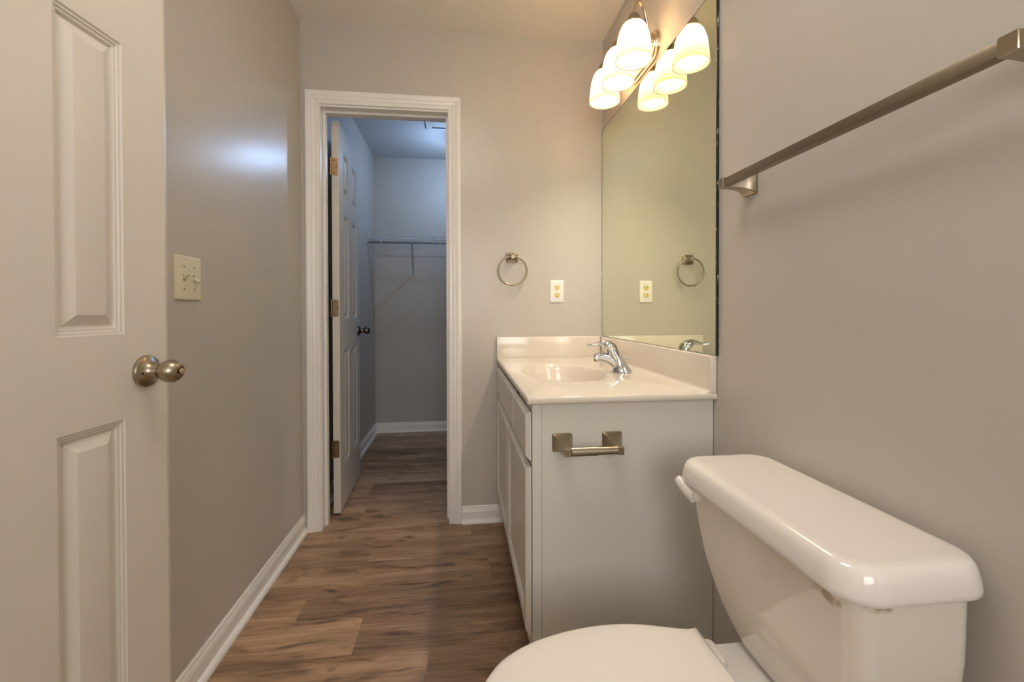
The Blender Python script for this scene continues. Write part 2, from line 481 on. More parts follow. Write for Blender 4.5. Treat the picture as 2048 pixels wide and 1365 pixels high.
# ------------------------------------------------------------------ panel doors
def door_leaf(W, Ht, T, z0):
    """local: u 0..W along x (0 = hinge), thickness y 0..-T (face at y = 0 looks +y), height z."""
    bm = bmesh.new()
    st = 0.115 * W / 0.61; pw = (W - 3 * st) / 2 + 0.0
    us = [0, st, st + pw, W - st - pw, W - st, W - .010, W]
    zs = [z0, 0.235, 0.850, 1.017, 1.580, 1.690, 1.915, Ht]
    def ring(a, b, c, d, ins, dep):
        return [(a + ins, dep, c + ins), (b - ins, dep, c + ins), (b - ins, dep, d - ins), (a + ins, dep, d - ins)]
    for side in (0, 1):
        sg = 1 if side == 0 else -1
        y0 = 0 if side == 0 else -T
        for i in range(6):
            for j in range(7):
                a, b, c, d = us[i], us[i + 1], zs[j], zs[j + 1]
                if i in (1, 3) and j in (1, 3, 5):
                    steps = [(0, 0), (.002, .0025), (.006, .003), (.008, .0055), (.012, .006), (.014, .0105), (.018, .0105), (.037, .0015), (.039, .0012)]
                    rs = [[bm.verts.new((x, y0 - sg * dp, z)) for x, y, z in ring(a, b, c, d, ins, 0)] for ins, dp in steps]
                    for p, q in zip(rs[:-1], rs[1:]):
                        for k in range(4):
                            l = (k + 1) % 4
                            bm.faces.new((p[k], p[l], q[l], q[k]))
                    bm.faces.new(rs[-1])
                else:
                    bm.faces.new([bm.verts.new((x, y0, z)) for x, y, z in ring(a, b, c, d, 0, 0)])
    e = [(0, z0), (W, z0), (W, Ht), (0, Ht)]
    for k in range(4):
        (xa, za), (xb, zb) = e[k], e[(k + 1) % 4]
        bm.faces.new([bm.verts.new(p) for p in ((xa, 0, za), (xb, 0, zb), (xb, -T, zb), (xa, -T, za))])
    bmesh.ops.remove_doubles(bm, verts=bm.verts[:], dist=1e-5)
    # eased free edge
    for v in bm.verts:
        if abs(v.co.x - W) < 1e-5: v.co.y += -.003 if v.co.y > -T / 2 else .003
    return bm

def local_obj(name, bm, mat, parent, smooth=None):
    return obj(name, bm, mat, parent, smooth, world=False)

def door_knob(parent, u, z, face_y, sgn, mat, lock=True):
    ax = (0, sgn, 0)
    kb = bmesh.new()
    lathe(kb, (u, face_y, z), ax, [(.0, .0325), (.004, .0330), (.007, .0315), (.012, .022), (.018, .0165), (.024, .0145), (.030, .0138)], 40)
    rose = local_obj('knob_rosette', kb, mat, parent, 35)
    if lock:
        h = bmesh.new(); a = Vector((-.70, 0, -.02))
        lathe(h, (u - .0212, face_y + sgn * .0118, z - .003), (-.55, sgn * .83, 0), [(-.002, .0022), (.0012, .0022)], 12)
        local_obj('pin_hole', h, M['dark'], rose)
    kb = bmesh.new()
    lathe(kb, (u, face_y, z), ax, [(.029, .0125), (.032, .0125), (.035, .0165), (.040, .0205), (.046, .0232), (.052, .0240), (.058, .0232), (.064, .0205), (.069, .0165), (.0715, .0125), (.0720, .0105), (.0690, .0098)], 40)
    knob = local_obj('door_knob', kb, mat, parent, 50)
    if lock:
        kb = bmesh.new()
        lathe(kb, (u, face_y, z), ax, [(.0665, .0065), (.0745, .0065), (.0755, .0055)], 24)
        box(kb, u - .0065, u + .0065, face_y + min(sgn * .0745, sgn * .0785), face_y + max(sgn * .0745, sgn * .0785), z - .002, z + .002, .0008)
        local_obj('lock_button', kb, M['nickel_lt'], knob, 40)
    return knob

# near-left door, standing open against the left wall
E0 = Vector((-0.639, 1.062, 0))          # free edge, face side
dphi = 0.104
ddir = Vector((math.sin(dphi), math.cos(dphi), 0))
hinge = E0 - ddir * 0.61
rot1 = math.atan2(ddir.y, ddir.x)        # local x runs from hinge to free edge
door1 = empty('door_1', (hinge.x, hinge.y, 0), 'white six-panel door standing open against the left wall', 'door', rot1, kind='structure')
# local +y is to the left of +x; visible face looks to the right, so mirror: face at y=-T? use leaf rotated
def flip_y(bm, T):
    for v in bm.verts: v.co.y = -T - v.co.y
    return bm
T1 = 0.035
lf = door_leaf(0.61, 2.04, T1, 0.012)
for v in lf.verts: v.co.y += T1          # occupies 0..T1, visible face at y = 0 looking -y
local_obj('door_leaf', lf, M['door'], door1, 12)
door_knob(door1, 0.61 - .066, 0.937, 0.0, -1, M['nickel'])
lb = mbox(.6099, .6115, .006, .029, .905, .965, .0)
local_obj('latch_plate', lb, M['nickel'], door1)
for hz in (0.30, 1.02, 1.80):
    hb = bmesh.new(); lathe(hb, (-.006, -.004, hz - .045), (0, 0, 1), [(0, .006), (.09, .006)], 12)
    local_obj('door_hinge', hb, M['bronze'], door1, 40)
# jamb post that carries it
jb = bmesh.new()
box(jb, L + .0005, -0.693, 0.395, 0.447, 0, 2.06, .002)
struct('trim_2', jb, M['trim'], label='white door jamb at the hinge of the open left door', cat='door jamb')

# closet door, opened into the closet
A = Vector((-0.614, 2.369, 0)); Bf = Vector((-0.640, 2.947, 0))
dd = (Bf - A).normalized()
door2 = empty('door_2', (A.x, A.y, 0), 'white six-panel closet door opened into the closet', 'door', math.atan2(dd.y, dd.x), kind='structure')
lf = door_leaf(0.585, 2.035, T1, 0.012)
for v in lf.verts: v.co.y += T1
local_obj('door_leaf', lf, M['door'], door2, 12)
door_knob(door2, 0.585 - .06, 0.935, 0.0, -1, M['nickel_dk'], lock=False)
for hz in (0.345, 1.073, 1.800):
    brassy = hz > 1.5
    mt = M['brass'] if brassy else M['bronze']
    hb = bmesh.new()
    # leaf on the hinge edge (local x = 0 face), rounded corners
    out = [(x, y) for x, y in rrect(.015, .045, .009, 5)]
    rings = [[Vector((xo, .0195 + p[0], hz + p[1])) for p in out] for xo in (-.0022, -.0002)]
    loft(hb, rings)
    hg = local_obj('door_hinge', hb, mt, door2, 30)
    kn = bmesh.new()
    for i in range(5):
        lathe(kn, (-.006, .0385, hz - .045 + i * .018), (0, 0, 1), [(0.0005, .0052), (.001, .0058), (.017, .0058), (.0175, .0052)], 14)
    local_obj('hinge_knuckle', kn, mt, hg, 40)
    sc = bmesh.new()
    for dy, dz in ((.004, .032), (-.006, 0), (.004, -.032)):
        lathe(sc, (-.0022, .0195 + dy - .002, hz + dz), (-1, 0, 0), [(0, .003), (.0008, .0026)], 12)
    local_obj('hinge_screw', sc, M['dark'], hg)

# ------------------------------------------------------------------ light switch on the left wall
sw = empty('light_switch', (L, 1.3205, 1.152), 'almond double toggle switch plate beside the open door', 'light switch')
def wall_plate(cx, cz, hw, hh, th=.006):
    """plate in (a, b, depth) space"""
    rings = []
    for ins, dp in ((0, 0), (0, .0025), (.0015, .0045), (.005, th - .0005), (.007, th)):
        rings.append([(cx + x, dp, cz + z) for x, z in rrect(hw - ins, hh - ins, .004, 4)])
    return rings
bm = bmesh.new()
loft(bm, [[Vector((L + d, 1.3205 + a, 1.152 + b)) for a, d, b in r] for r in wall_plate(0, 0, .0595, .0605)])
obj('switch_plate', bm, M['almond'], sw, 30)
for i, (yy, up) in enumerate(((1.2975, 1), (1.3435, -1))):
    sl = mbox(L + .0055, L + .0064, yy - .0045, yy + .0045, 1.152 - .0085, 1.152 + .0085)
    so = obj('toggle_slot', sl, M['slot'], sw)
    tb = bmesh.new()
    a = Vector((L + .003, yy, 1.152)); b_ = Vector((L + .021, yy, 1.152 + up * .010))
    tube(tb, [a, a.lerp(b_, .5), b_], [(.0048, .0075), (.0043, .006), (.0036, .0042)], 8, ref=(0, 1, 0))
    obj('toggle', tb, M['almond'], sw, 30)
    for zz in (1.152 + .030, 1.152 - .030):
        sb = bmesh.new(); lathe(sb, (L + .0055, yy, zz), (1, 0, 0), [(0, .0032), (.0012, .0026)], 14)
        obj('screw', sb, M['nickel'], sw, 40)

# ------------------------------------------------------------------ outlet on the far wall
ox, oz = 0.4935, 1.157
ol = empty('wall_outlet', (ox, D, oz), 'white duplex outlet with ivory sockets on the wall over the counter', 'outlet')
bm = bmesh.new()
loft(bm, [[Vector((ox + a, D - d, oz + b)) for a, d, b in r] for r in wall_plate(0, 0, .035, .057)])
obj('outlet_plate', bm, M['platewhite'], ol, 30)
for dz in (.0195, -.0195):
    bm = bmesh.new()
    outl = [(x * 1.0, max(-.0132, min(.0132, z))) for x, z in [(.0165 * math.cos(t * 2 * PI / 40), .0165 * math.sin(t * 2 * PI / 40)) for t in range(40)]]
    loft(bm, [[Vector((ox + x, D - dd_, oz + dz + z)) for x, z in outl] for dd_ in (.005, .0075)])
    sk = obj('socket', bm, M['ivory'], ol, 30)
    for dx, hh in ((-.0064, .0042), (.0064, .0034)):
        s_ = mbox(ox + dx - .0012, ox + dx + .0012, D - .0079, D - .0070, oz + dz + .003 - hh, oz + dz + .003 + hh)
        obj('socket_slot', s_, M['dark'], sk)
    s_ = bmesh.new(); lathe(s_, (ox, D - .0070, oz + dz - .0075), (0, -1, 0), [(0, .0026), (.0009, .0026)], 12)
    obj('socket_slot', s_, M['dark'], sk)
s_ = bmesh.new(); lathe(s_, (ox, D - .0055, oz), (0, -1, 0), [(0, .003), (.001, .0024)], 14)
obj('screw', s_, M['platewhite'], ol, 40)

# ------------------------------------------------------------------ towel ring
tx, tz = 0.263, 1.326
tr = empty('towel_ring', (tx, D, tz), 'brushed nickel towel ring hanging on the wall left of the outlet', 'towel ring')
def post(origin, ax, hs, steps, cup=(0, 0), up=None):
    """square-section post: rings along ax from (depth, half-width, corner, shift_u, shift_v)"""
    a, u, v = frame_from(ax)
    if up is not None:
        v = Vector(up); u = v.cross(a).normalized()
    o = Vector(origin); rings = []
    for dp, hw, hh, cr_, du, dv in steps:
        rings.append([o + a * dp + u * (x + du) + v * (y + dv) for x, y in rrect(hw, hh, cr_, 4)])
    return loft(bmesh.new(), rings)
st_ = [(0, .0300, .0255, .007, 0, 0), (.004, .0300, .0255, .007, 0, 0), (.007, .0275, .023, .006, 0, 0), (.009, .021, .017, .004, 0, 0),
       (.014, .0125, .0125, .002, 0, 0), (.022, .0095, .010, .0015, 0, 0), (.044, .0085, .0095, .0015, 0, 0), (.046, .0075, .0085, .0015, 0, 0)]
obj('wall_mount', post((tx, D, tz), (0, -1, 0), 0, st_, up=(0, 0, 1)), M['nickel'], tr, 30)
bm = bmesh.new()
rc = Vector((tx - .001, D - .036, 1.258)); RR = .0715; n1, n2 = 72, 10
tilt = 0.06
vs = []
for i in range(n1):
    a = 2 * PI * i / n1
    ring_ = []
    for j in range(n2):
        b_ = 2 * PI * j / n2
        rr = RR + .0044 * math.cos(b_)
        ring_.append(bm.verts.new(rc + Vector((rr * math.sin(a), .0044 * math.sin(b_) + (1 - math.cos(a)) * 0.004, rr * math.cos(a)))))
    vs.append(ring_)
for i in range(n1):
    for j in range(n2):
        bm.faces.new((vs[i][j], vs[(i + 1) % n1][j], vs[(i + 1) % n1][(j + 1) % n2], vs[i][(j + 1) % n2]))
obj('ring', bm, M['nickel'], tr, 60)

# ------------------------------------------------------------------ vanity cabinet
VY0, VY1 = 1.212, 2.2145
VT = 0.802
van = empty('vanity_cabinet', (0.46, 1.71, 0), 'white painted vanity cabinet under the sink counter', 'cabinet')
bm = bmesh.new()
box(bm, .2262, R - .0015, VY0, VY0 + .016, 0, VT - .0005, .0008)
box(bm, .2262, R - .0015, VY1 - .016, VY1, .1, VT - .0005)
box(bm, .262, R - .0015, VY0 + .016, VY1 - .016, .095, .111)
box(bm, .272, .286, VY0 + .016, VY1 - .001, 0, .095)
box(bm, R - .012, R - .0015, VY0 + .016, VY1 - .016, .111, VT - .002)
obj('cabinet_body', bm, M['cab'], van)
bm = bmesh.new()
FX0, FX1 = .1995, .2255
box(bm, FX0, FX1, VY0 - .0035, VY0 + .036, .085, VT - .0005, .0012); box(bm, FX0, FX1, VY1 - .036, VY1, .085, VT - .0005, .0012)
box(bm, FX0 + .0003, FX1, VY0 + .03, VY1 - .03, .765, VT - .001); box(bm, FX0 + .0003, FX1, VY0 + .03, VY1 - .03, .600, .645); box(bm, FX0 + .0003, FX1, VY0 + .03, VY1 - .03, .085, .140)
for yy in (1.50, 1.71, 1.92):
    box(bm, FX0 + .0003, FX1, yy - .02, yy + .02, .12 if yy == 1.71 else .62, .62 if yy == 1.71 else .79)
obj('face_frame', bm, M['cab'], van)
XF, XB = .1815, .1985
def front(y0, y1, z0, z1, framed):
    bm = bmesh.new()
    rings = []
    def rg(ins, x): return [Vector((x, y0 + ins, z0 + ins)), Vector((x, y1 - ins, z0 + ins)), Vector((x, y1 - ins, z1 - ins)), Vector((x, y0 + ins, z1 - ins))]
    prof = [(.004, XB), (0, XB - .002), (0, XB - .005), (.010, XF + .0010), (.0125, XF)]
    if framed:
        prof += [(.040, XF), (.043, XF + .003), (.046, XF + .003), (.052, XF + .0085), (.055, XF + .0085)]
    else:
        prof += [(.018, XF - .0002)]
    for ins, x in prof: rings.append(rg(ins, x))
    return loft(bm, rings)
for (a, b_), lab in zip(((1.2135, 1.497), (1.505, 1.908), (1.916, 2.205)), ('drawer_front',) * 3):
    obj('drawer_front', front(a, b_, .642, .778, False), M['cab'], van, 20)
for a, b_ in ((1.2135, 1.704), (1.712, 2.205)):
    obj('cabinet_door', front(a, b_, .150, .624, True), M['cab'], van, 20)

# ------------------------------------------------------------------ vanity top with moulded sink
CT = 0.821
CX0, CX1, CY0, CY1 = .184, R - .001, 1.193, D - .001
top = empty('sink_counter', (0.46, 1.71, VT), 'cream moulded sink counter with backsplash on the vanity', 'countertop')
scx, scy, srx, sry = .405, 1.700, .158, .238
nseg = 128
def ell(k, t, z): return Vector((scx + srx * k * math.cos(t), scy + sry * k * math.sin(t), z))
angs = [2 * PI * i / nseg for i in range(nseg)]
def rectpt(t):
    dx, dy = srx * math.cos(t), sry * math.sin(t)
    s = 1e9
    if abs(dx) > 1e-9: s = min(s, ((CX1 if dx > 0 else CX0) - scx) / dx)
    if abs(dy) > 1e-9: s = min(s, ((CY1 if dy > 0 else CY0) - scy) / dy)
    return [scx + dx * s, scy + dy * s]
rp = [rectpt(t) for t in angs]
for cx_, cy_ in ((CX0, CY0), (CX0, CY1), (CX1, CY0), (CX1, CY1)):
    k = min(range(nseg), key=lambda i: (rp[i][0] - cx_) ** 2 + (rp[i][1] - cy_) ** 2)
    rp[k] = [cx_, cy_]
bm = bmesh.new()
def inset(p, d):
    return (min(max(p[0], CX0 + d), CX1), min(max(p[1], CY0 + d), CY1))
rings = [[ell(1.0, t, CT - .0045) for t in angs], [ell(1.03, t, CT - .0018) for t in angs], [ell(1.07, t, CT - .0002) for t in angs], [ell(1.13, t, CT) for t in angs]]
rings.append([Vector((*inset(p, .006), CT)) for p in rp])
rings.append([Vector((*inset(p, .0018), CT - .0015)) for p in rp])
rings.append([Vector((*p, CT - .005)) for p in rp])
rings.append([Vector((*p, VT + .003)) for p in rp])
rings.append([Vector((*inset(p, .003), VT)) for p in rp])
rings.append([ell(1.0, t, VT) for t in angs])
rings.append([ell(1.0, t, CT - .0046) for t in angs])
loft(bm, rings, False, False)
obj('counter_slab', bm, M['marble'], top, 50)
bm = bmesh.new()
prof = [(1.0, -.0045), (.97, -.012), (.94, -.026), (.90, -.048), (.83, -.076), (.72, -.102), (.55, -.122), (.35, -.132), (.15, -.136), (.085, -.137)]
loft(bm, [[ell(k, t, CT + z) for t in angs] for k, z in prof], False, True)
basin = obj('sink_basin', bm, M['marble'], top, 60)
bm = bmesh.new(); lathe(bm, (scx, scy, CT - .1372), (0, 0, 1), [(0, .022), (.003, .022), (.004, .019), (.002, .015)], 28)
obj('drain', bm, M['chrome'], top, 40)
obj('backsplash', mbox(R - .0205, R - .001, CY0, CY1, CT - .001, .928, .0035, 3), M['marble'], top, 40)
obj('side_splash', mbox(CX0, R - .021, D - .0205, D - .001, CT - .001, .9275, .003, 3), M['marble'], top, 40)
# cove where the splash meets the counter
bm = bmesh.new()
cv = [(0, 0)] + [(.012 - .012 * math.sin(a), .012 - .012 * math.cos(a)) for a in [PI / 2 * i / 6 for i in range(7)]]
cv = [(0, 0), (.012, 0)] + [(.012 - .012 * math.sin(PI / 2 * i / 6), .012 - .012 * math.cos(PI / 2 * i / 6)) for i in range(1, 7)]
loft(bm, [[Vector((R - .0204 - a, y, CT - .0002 + b)) for a, b in cv] for y in (CY0 + .004, D - .0206)])
obj('cove', bm, M['marble'], top, 60)

# ------------------------------------------------------------------ faucet
fc = empty('faucet', (.622, 1.648, CT), 'chrome single-lever faucet on the counter behind the sink', 'faucet')
FX, FY = .622, 1.648
bm = bmesh.new()
# flared base and leaning column
base = []
for z, cx_, rx, ry in ((.0004, FX, .038, .048), (.004, FX, .0385, .047), (.010, FX - .001, .036, .042), (.022, FX - .004, .0305, .034), (.036, FX - .012, .0285, .029), (.052, FX - .021, .026, .026), (.072, FX - .032, .0240, .0240), (.092, FX - .042, .0230, .0230)):
    base.append([Vector((cx_ + rx * math.cos(t), FY + ry * math.sin(t), CT + z)) for t in [2 * PI * i / 36 for i in range(36)]])
loft(bm, base)
obj('faucet_body', bm, M['chrome'], fc, 60)
bm = bmesh.new()
sp_ = catmull([(FX - .010, FY, CT + .026), (FX - .036, FY, CT + .045), (FX - .068, FY, CT + .058), (FX - .094, FY, CT + .060), (FX - .108, FY, CT + .053)], 8)
n_ = len(sp_)
tube(bm, sp_, [(.0225 - .006 * i / n_, .0225 - .0095 * i / n_) for i in range(n_)], 18, ref=(0, 1, 0))
spout = obj('spout', bm, M['chrome'], fc, 60)
bm = bmesh.new(); lathe(bm, (FX - .100, FY, CT + .052), (-.15, 0, -1), [(0, .0105), (.010, .0105), (.011, .009)], 20)
obj('aerator', bm, M['chrome'], spout, 40)
bm = bmesh.new()
hd = []
ctr = Vector((FX - .042, FY, CT + .090))
for h, r, sx in ((0, .0212, 0), (.002, .0240, 0), (.010, .0245, -.002), (.018, .0230, -.004), (.025, .018, -.007), (.0295, .010, -.010), (.0305, .001, -.011)):
    hd.append([ctr + Vector((sx - .3 * h + r * 1.12 * math.cos(t), r * math.sin(t), h)) for t in [2 * PI * i / 32 for i in range(32)]])
loft(bm, hd)
lev = catmull([(FX - .046, FY, CT + .106), (FX - .070, FY, CT + .113), (FX - .094, FY, CT + .109), (FX - .116, FY, CT + .104), (FX - .136, FY, CT + .106)], 8)
n_ = len(lev)
tube(bm, lev, [(.016 * (1 - .45 * min(1, 1.5 * i / n_)) + .004 * max(0, min(1, (i / n_ - .7) * 5)), .014 * (1 - .60 * min(1, 1.4 * i / n_))) for i in range(n_)], 16, ref=(0, 1, 0))
obj('lever_handle', bm, M['chrome'], fc, 60)
bm = bmesh.new()
lathe(bm, (FX + .012, FY, CT + .014), (.1, 0, 1), [(0, .0025), (.040, .0025)], 10)
lathe(bm, (FX + .016, FY, CT + .052), (.1, 0, 1), [(0, .003), (.002, .006), (.006, .0068), (.010, .005), (.012, .001)], 16)
obj('lift_rod', bm, M['chrome'], fc, 50)

# ------------------------------------------------------------------ mirror
mir = empty('wall_mirror', (R, 1.70, .929), 'frameless wall mirror above the backsplash', 'mirror')
obj('mirror_glass', mbox(R - .0065, R - .0012, 1.1925, 2.211, .9295, 1.982), M['mirror'], mir)
obj('mirror_edge', mbox(R - .0068, R - .0010, 1.1865, 1.1924, .9295, 1.982), M['mirror_edge'], mir)
bm = bmesh.new()
box(bm, R - .0068, R - .0012, 1.1925, 2.211, 1.9821, 1.9835)
obj('mirror_top_edge', bm, M['dark'], mir)
bm = bmesh.new(); box(bm, R - .0068, R - .0012, 2.2111, 2.2140, .9295, 1.9835)
obj('mirror_side_edge', bm, M['mirror_edge'], mir)

# ------------------------------------------------------------------ vanity light
LY, LZ = 1.690, 2.058
vl = empty('vanity_light', (R, LY, LZ), 'three-light nickel vanity fixture with frosted glass bell shades above the mirror', 'light fixture')
def stadium(hl, r, n=14):
    out = []
    for i in range(n + 1):
        a = -PI / 2 + PI * i / n; out.append((hl + r * math.cos(a), r * math.sin(a)))
    for i in range(n + 1):
        a = PI / 2 + PI * i / n; out.append((-hl + r * math.cos(a), r * math.sin(a)))
    return out
bm = bmesh.new()
rings = []
for dp, r in ((.0012, .056), (.006, .056), (.009, .0545), (.011, .049), (.013, .0475), (.019, .046), (.023, .042), (.025, .036), (.026, .030)):
    rings.append([Vector((R - dp, LY + y, LZ + z)) for y, z in stadium(.080, r)])
loft(bm, rings)
obj('back_plate', bm, M['nickel_lt'], vl, 30)
SX = .622
SZ = [1.952, 1.952, 1.953]
for (sy, ay, zr) in ((1.530, 1.585, SZ[0]), (1.690, 1.690, SZ[1]), (1.850, 1.795, SZ[2])):
    bm = bmesh.new()
    q = lambda f: ay + (sy - ay) * f
    pts = catmull([(R - .022, q(0), 2.052), (R - .040, q(.2), 2.082), (R - .052, q(.4), 2.122), (R - .068, q(.6), 2.158), (R - .088, q(.82), 2.172), (SX + .010, q(.95), 2.164), (SX + .001, sy, 2.138), (SX, sy, 2.112)], 7)
    tube(bm, pts, .0058, 12)
    lathe(bm, (R - .020, ay, 2.050), (-1, 0, 0.2), [(0, .011), (.008, .011), (.012, .0075)], 18)
    arm = obj('lamp_arm', bm, M['nickel_lt'], vl, 50)
    bm = bmesh.new()
    lathe(bm, (SX, sy, zr + .134), (0, 0, 1), [(-.004, .029), (.004, .0285), (.008, .026), (.012, .0255), (.022, .0225), (.030, .018), (.036, .009)], 28)
    obj('socket_cup', bm, M['nickel'], arm, 40)
    bm = bmesh.new()
    prof = [(.137, .026), (.132, .034), (.123, .0415), (.109, .0485), (.090, .0545), (.065, .0590), (.038, .0620), (.016, .0637), (.004, .0650), (.0, .0650)]
    inn = [(.001, .0625), (.016, .0608), (.038, .0592), (.065, .0562), (.090, .0517), (.109, .0457), (.123, .0387), (.130, .031), (.133, .024)]
    lathe(bm, (SX, sy, zr), (0, 0, 1), prof + inn, 40, False, False)
    sh = obj('lamp_shade', bm, M['shade'], vl, 60)
    bm = bmesh.new()
    lathe(bm, (SX, sy, zr), (0, 0, 1), [(.050, .001), (.0515, .008), (.057, .016), (.066, .0215), (.076, .0235), (.086, .0215), (.095, .017), (.106, .0135), (.122, .0130)], 24)
    obj('light_bulb', bm, M['bulb'], vl, 60)

# ------------------------------------------------------------------ toilet paper holder on the cabinet end
tp = empty('toilet_paper_holder', (.357, VY0, .690), 'brushed nickel empty toilet paper holder on the cabinet end', 'toilet paper holder')
TPZ = .691
for i, (cx_, sgn) in enumerate(((.284, 1), (.428, 1))):
    st_ = [(0, .0285, .0255, .006, 0, 0), (.006, .0285, .0255, .006, 0, 0), (.009, .026, .023, .005, 0, 0), (.018, .021, .019, .003, 0, -.001), (.030, .0155, .015, .002, 0, -.003),
           (.045, .0115, .0120, .0015, 0, -.006), (.060, .0090, .0105, .001, 0, -.007), (.076, .0085, .0105, .001, 0, -.007), (.0775, .0075, .0095, .001, 0, -.007)]
    obj('holder_post', post((cx_, VY0, TPZ), (0, -1, 0), 0, st_, up=(0, 0, 1)), M['nickel'], tp, 25)
bm = bmesh.new()
yr = VY0 - .0665; zr = TPZ - .0075
lathe(bm, (.2928, yr, zr), (1, 0, 0), [(0, .0115), (.0005, .0125), (.071, .0125), (.0715, .0110), (.127, .0110)], 28)
obj('roller', bm, M['nickel'], tp, 30)

# ------------------------------------------------------------------ towel bar on the right wall
tb_ = empty('towel_bar', (R, .77, 1.378), 'square brushed nickel towel bar on the wall above the toilet', 'towel bar')
BZ = 1.380
for py in (1.047, .460):
    st_ = [(0.0005, .0265, .0255, .005, 0, -.002), (.006, .0265, .0255, .005, 0, -.002), (.009, .024, .023, .005, 0, -.002), (.018, .0185, .0185, .003, 0, -.001), (.030, .015, .015, .002, 0, 0),
           (.045, .0125, .0130, .0015, 0, 0), (.060, .0115, .0125, .0015, 0, 0), (.082, .0110, .0125, .0015, 0, 0), (.0835, .010, .0115, .0015, 0, 0)]
    obj('bar_post', post((R, py, BZ), (-1, 0, 0), 0, st_, up=(0, 0, 1)), M['nickel'], tb_, 25)
obj('bar', mbox(R - .081, R - .062, .470, 1.037, BZ - .0095, BZ + .0095, .0015), M['nickel_bar'], tb_, 30)

# ------------------------------------------------------------------ toilet
TC = 0.737      # tank centre in y
SC = 0.718      # seat centre in y
toi = empty('toilet', (.45, .735, 0), 'white ceramic toilet with closed lid against the right wall', 'toilet')
STAINS = [((.525 - .45, .575 - .735, .650), (40, 34, 80)), ((.560 - .45, .525 - .735, .661), (34, 40, 110))]
M['tank'] = stained_ceramic()
bm = bmesh.new()
# height, front x, back x, near half-width, far half-width
secs = [(.392, .560, .690, .070, .060), (.396, .554, .698, .082, .070), (.410, .548, .704, .108, .092), (.432, .543, .708, .146, .122), (.455, .539, .710, .172, .146), (.490, .535, .711, .195, .172), (.530, .531, .712, .206, .194), (.570, .528, .712, .210, .207), (.610, .526, .712, .211, .219), (.650, .524, .712, .212, .228), (.680, .523, .712, .212, .231)]
rings = []
for z, x0, x1, hn, hf in secs:
    rings.append([Vector(((x0 + x1) / 2 + a, TC + (hf - hn) / 2 + b, z)) for a, b in rrect((x1 - x0) / 2, (hn + hf) / 2, .032, 8)])
loft(bm, rings)
obj('tank', bm, M['tank'], toi, 40)
bm = bmesh.new()
rings = []
lx0, lx1, ly0, ly1 = .499, .726, .505, .987
for z, ins, cr_ in ((.674, .010, .040), (.672, .004, .048), (.675, .001, .052), (.682, 0, .054), (.692, .0012, .054), (.704, .0035, .053), (.712, .0065, .051), (.717, .011, .047), (.7195, .017, .042), (.7205, .026, .034)):
    rings.append([Vector(((lx0 + lx1) / 2 + a, (ly0 + ly1) / 2 + b, z)) for a, b in rrect((lx1 - lx0) / 2 - ins, (ly1 - ly0) / 2 - ins, cr_, 10)])
loft(bm, rings)
obj('tank_lid', bm, M['ceramic'], toi, 50)
# flush lever
bm = bmesh.new()
lathe(bm, (.526, .922, .652), (-1, 0, 0), [(0, .0175), (.008, .0175), (.013, .0155), (.016, .011)], 24)
pts = catmull([(.512, .915, .651), (.507, .930, .655), (.504, .944, .660), (.500, .956, .667), (.498, .964, .671)], 6)
n_ = len(pts)
tube(bm, pts, [(.0170 - .0065 * i / n_, .0115 - .0035 * i / n_) for i in range(n_)], 14, ref=(0, 0, 1))
obj('flush_lever', bm, M['plastic'], toi, 50)
# seat / lid outline in plan: x along toilet, half width
OUT = [(.030, 0), (.034, .030), (.046, .058), (.070, .089), (.105, .114), (.150, .135), (.205, .150), (.265, .1585), (.320, .1590), (.370, .1525), (.415, .1400), (.445, .1315), (.462, .1280), (.474, .1290), (.480, .1300)]
def outline(k=1.0, dx=0.0, back=None):
    half = [(x, hw) for x, hw in OUT]
    cxm = .27
    up = [((x - cxm) * k + cxm + dx, hw * k) for x, hw in half]
    if back is not None: up = [(min(x, back), hw) for x, hw in up]
    sm = catmull([(x, y, 0) for x, y in up], 4)
    pts = [(p.x, p.y) for p in sm]
    return [(x, y) for x, y in pts] + [(x, -y) for x, y in reversed(pts[1:])]
def plan(bm, levels):
    rings = []
    for z, k in levels:
        rings.append([Vector((x, SC + y, z)) for x, y in outline(k)])
    return loft(bm, rings)
bm = plan(bmesh.new(), [(.3945, .985), (.395, .992), (.398, .998), (.404, 1.0), (.409, .997), (.4125, .985), (.4145, .955), (.4155, .90), (.4162, .7), (.4165, .4)])
obj('seat_lid', bm, M['plastic'], toi, 50)
bm = plan(bmesh.new(), [(.3735, .96), (.374, .985), (.378, .992), (.389, .992), (.3935, .985), (.394, .95)])
obj('seat', bm, M['plastic'], toi, 50)
# bowl: rim, belly, trap way, foot, and the deck that carries the tank
bm = bmesh.new()
def egg(cx_, rx, ry, z, n=40):
    out = []
    for i in range(n):
        a = 2 * PI * i / n
        c, s = math.cos(a), math.sin(a)
        out.append(Vector((cx_ + rx * c * (1.0 if c < 0 else .82), SC + ry * s * (1 - .08 * c), z)))
    return out
rings = [egg(.40, .26, .118, 0), egg(.40, .26, .118, .012), egg(.40, .245, .105, .03), egg(.39, .215, .088, .10), egg(.375, .21, .088, .17), egg(.345, .225, .108, .24), egg(.30, .235, .138, .30), egg(.275, .235, .152, .345), egg(.272, .235, .154, .368), egg(.272, .230, .150, .3725)]
loft(bm, rings)
obj('bowl', bm, M['ceramic'], toi, 50)
bm = bmesh.new()
rings = []
for z, x0, x1, hy in ((.10, .50, .66, .07), (.20, .50, .69, .08), (.30, .45, .705, .098), (.345, .44, .708, .106), (.380, .44, .708, .108), (.3855, .442, .706, .106), (.3865, .447, .701, .101)):
    rings.append([Vector(((x0 + x1) / 2 + a, TC - .012 + b, z)) for a, b in rrect((x1 - x0) / 2, hy, .022, 6)])
loft(bm, rings)
obj('bowl_deck', bm, M['ceramic'], toi, 40)
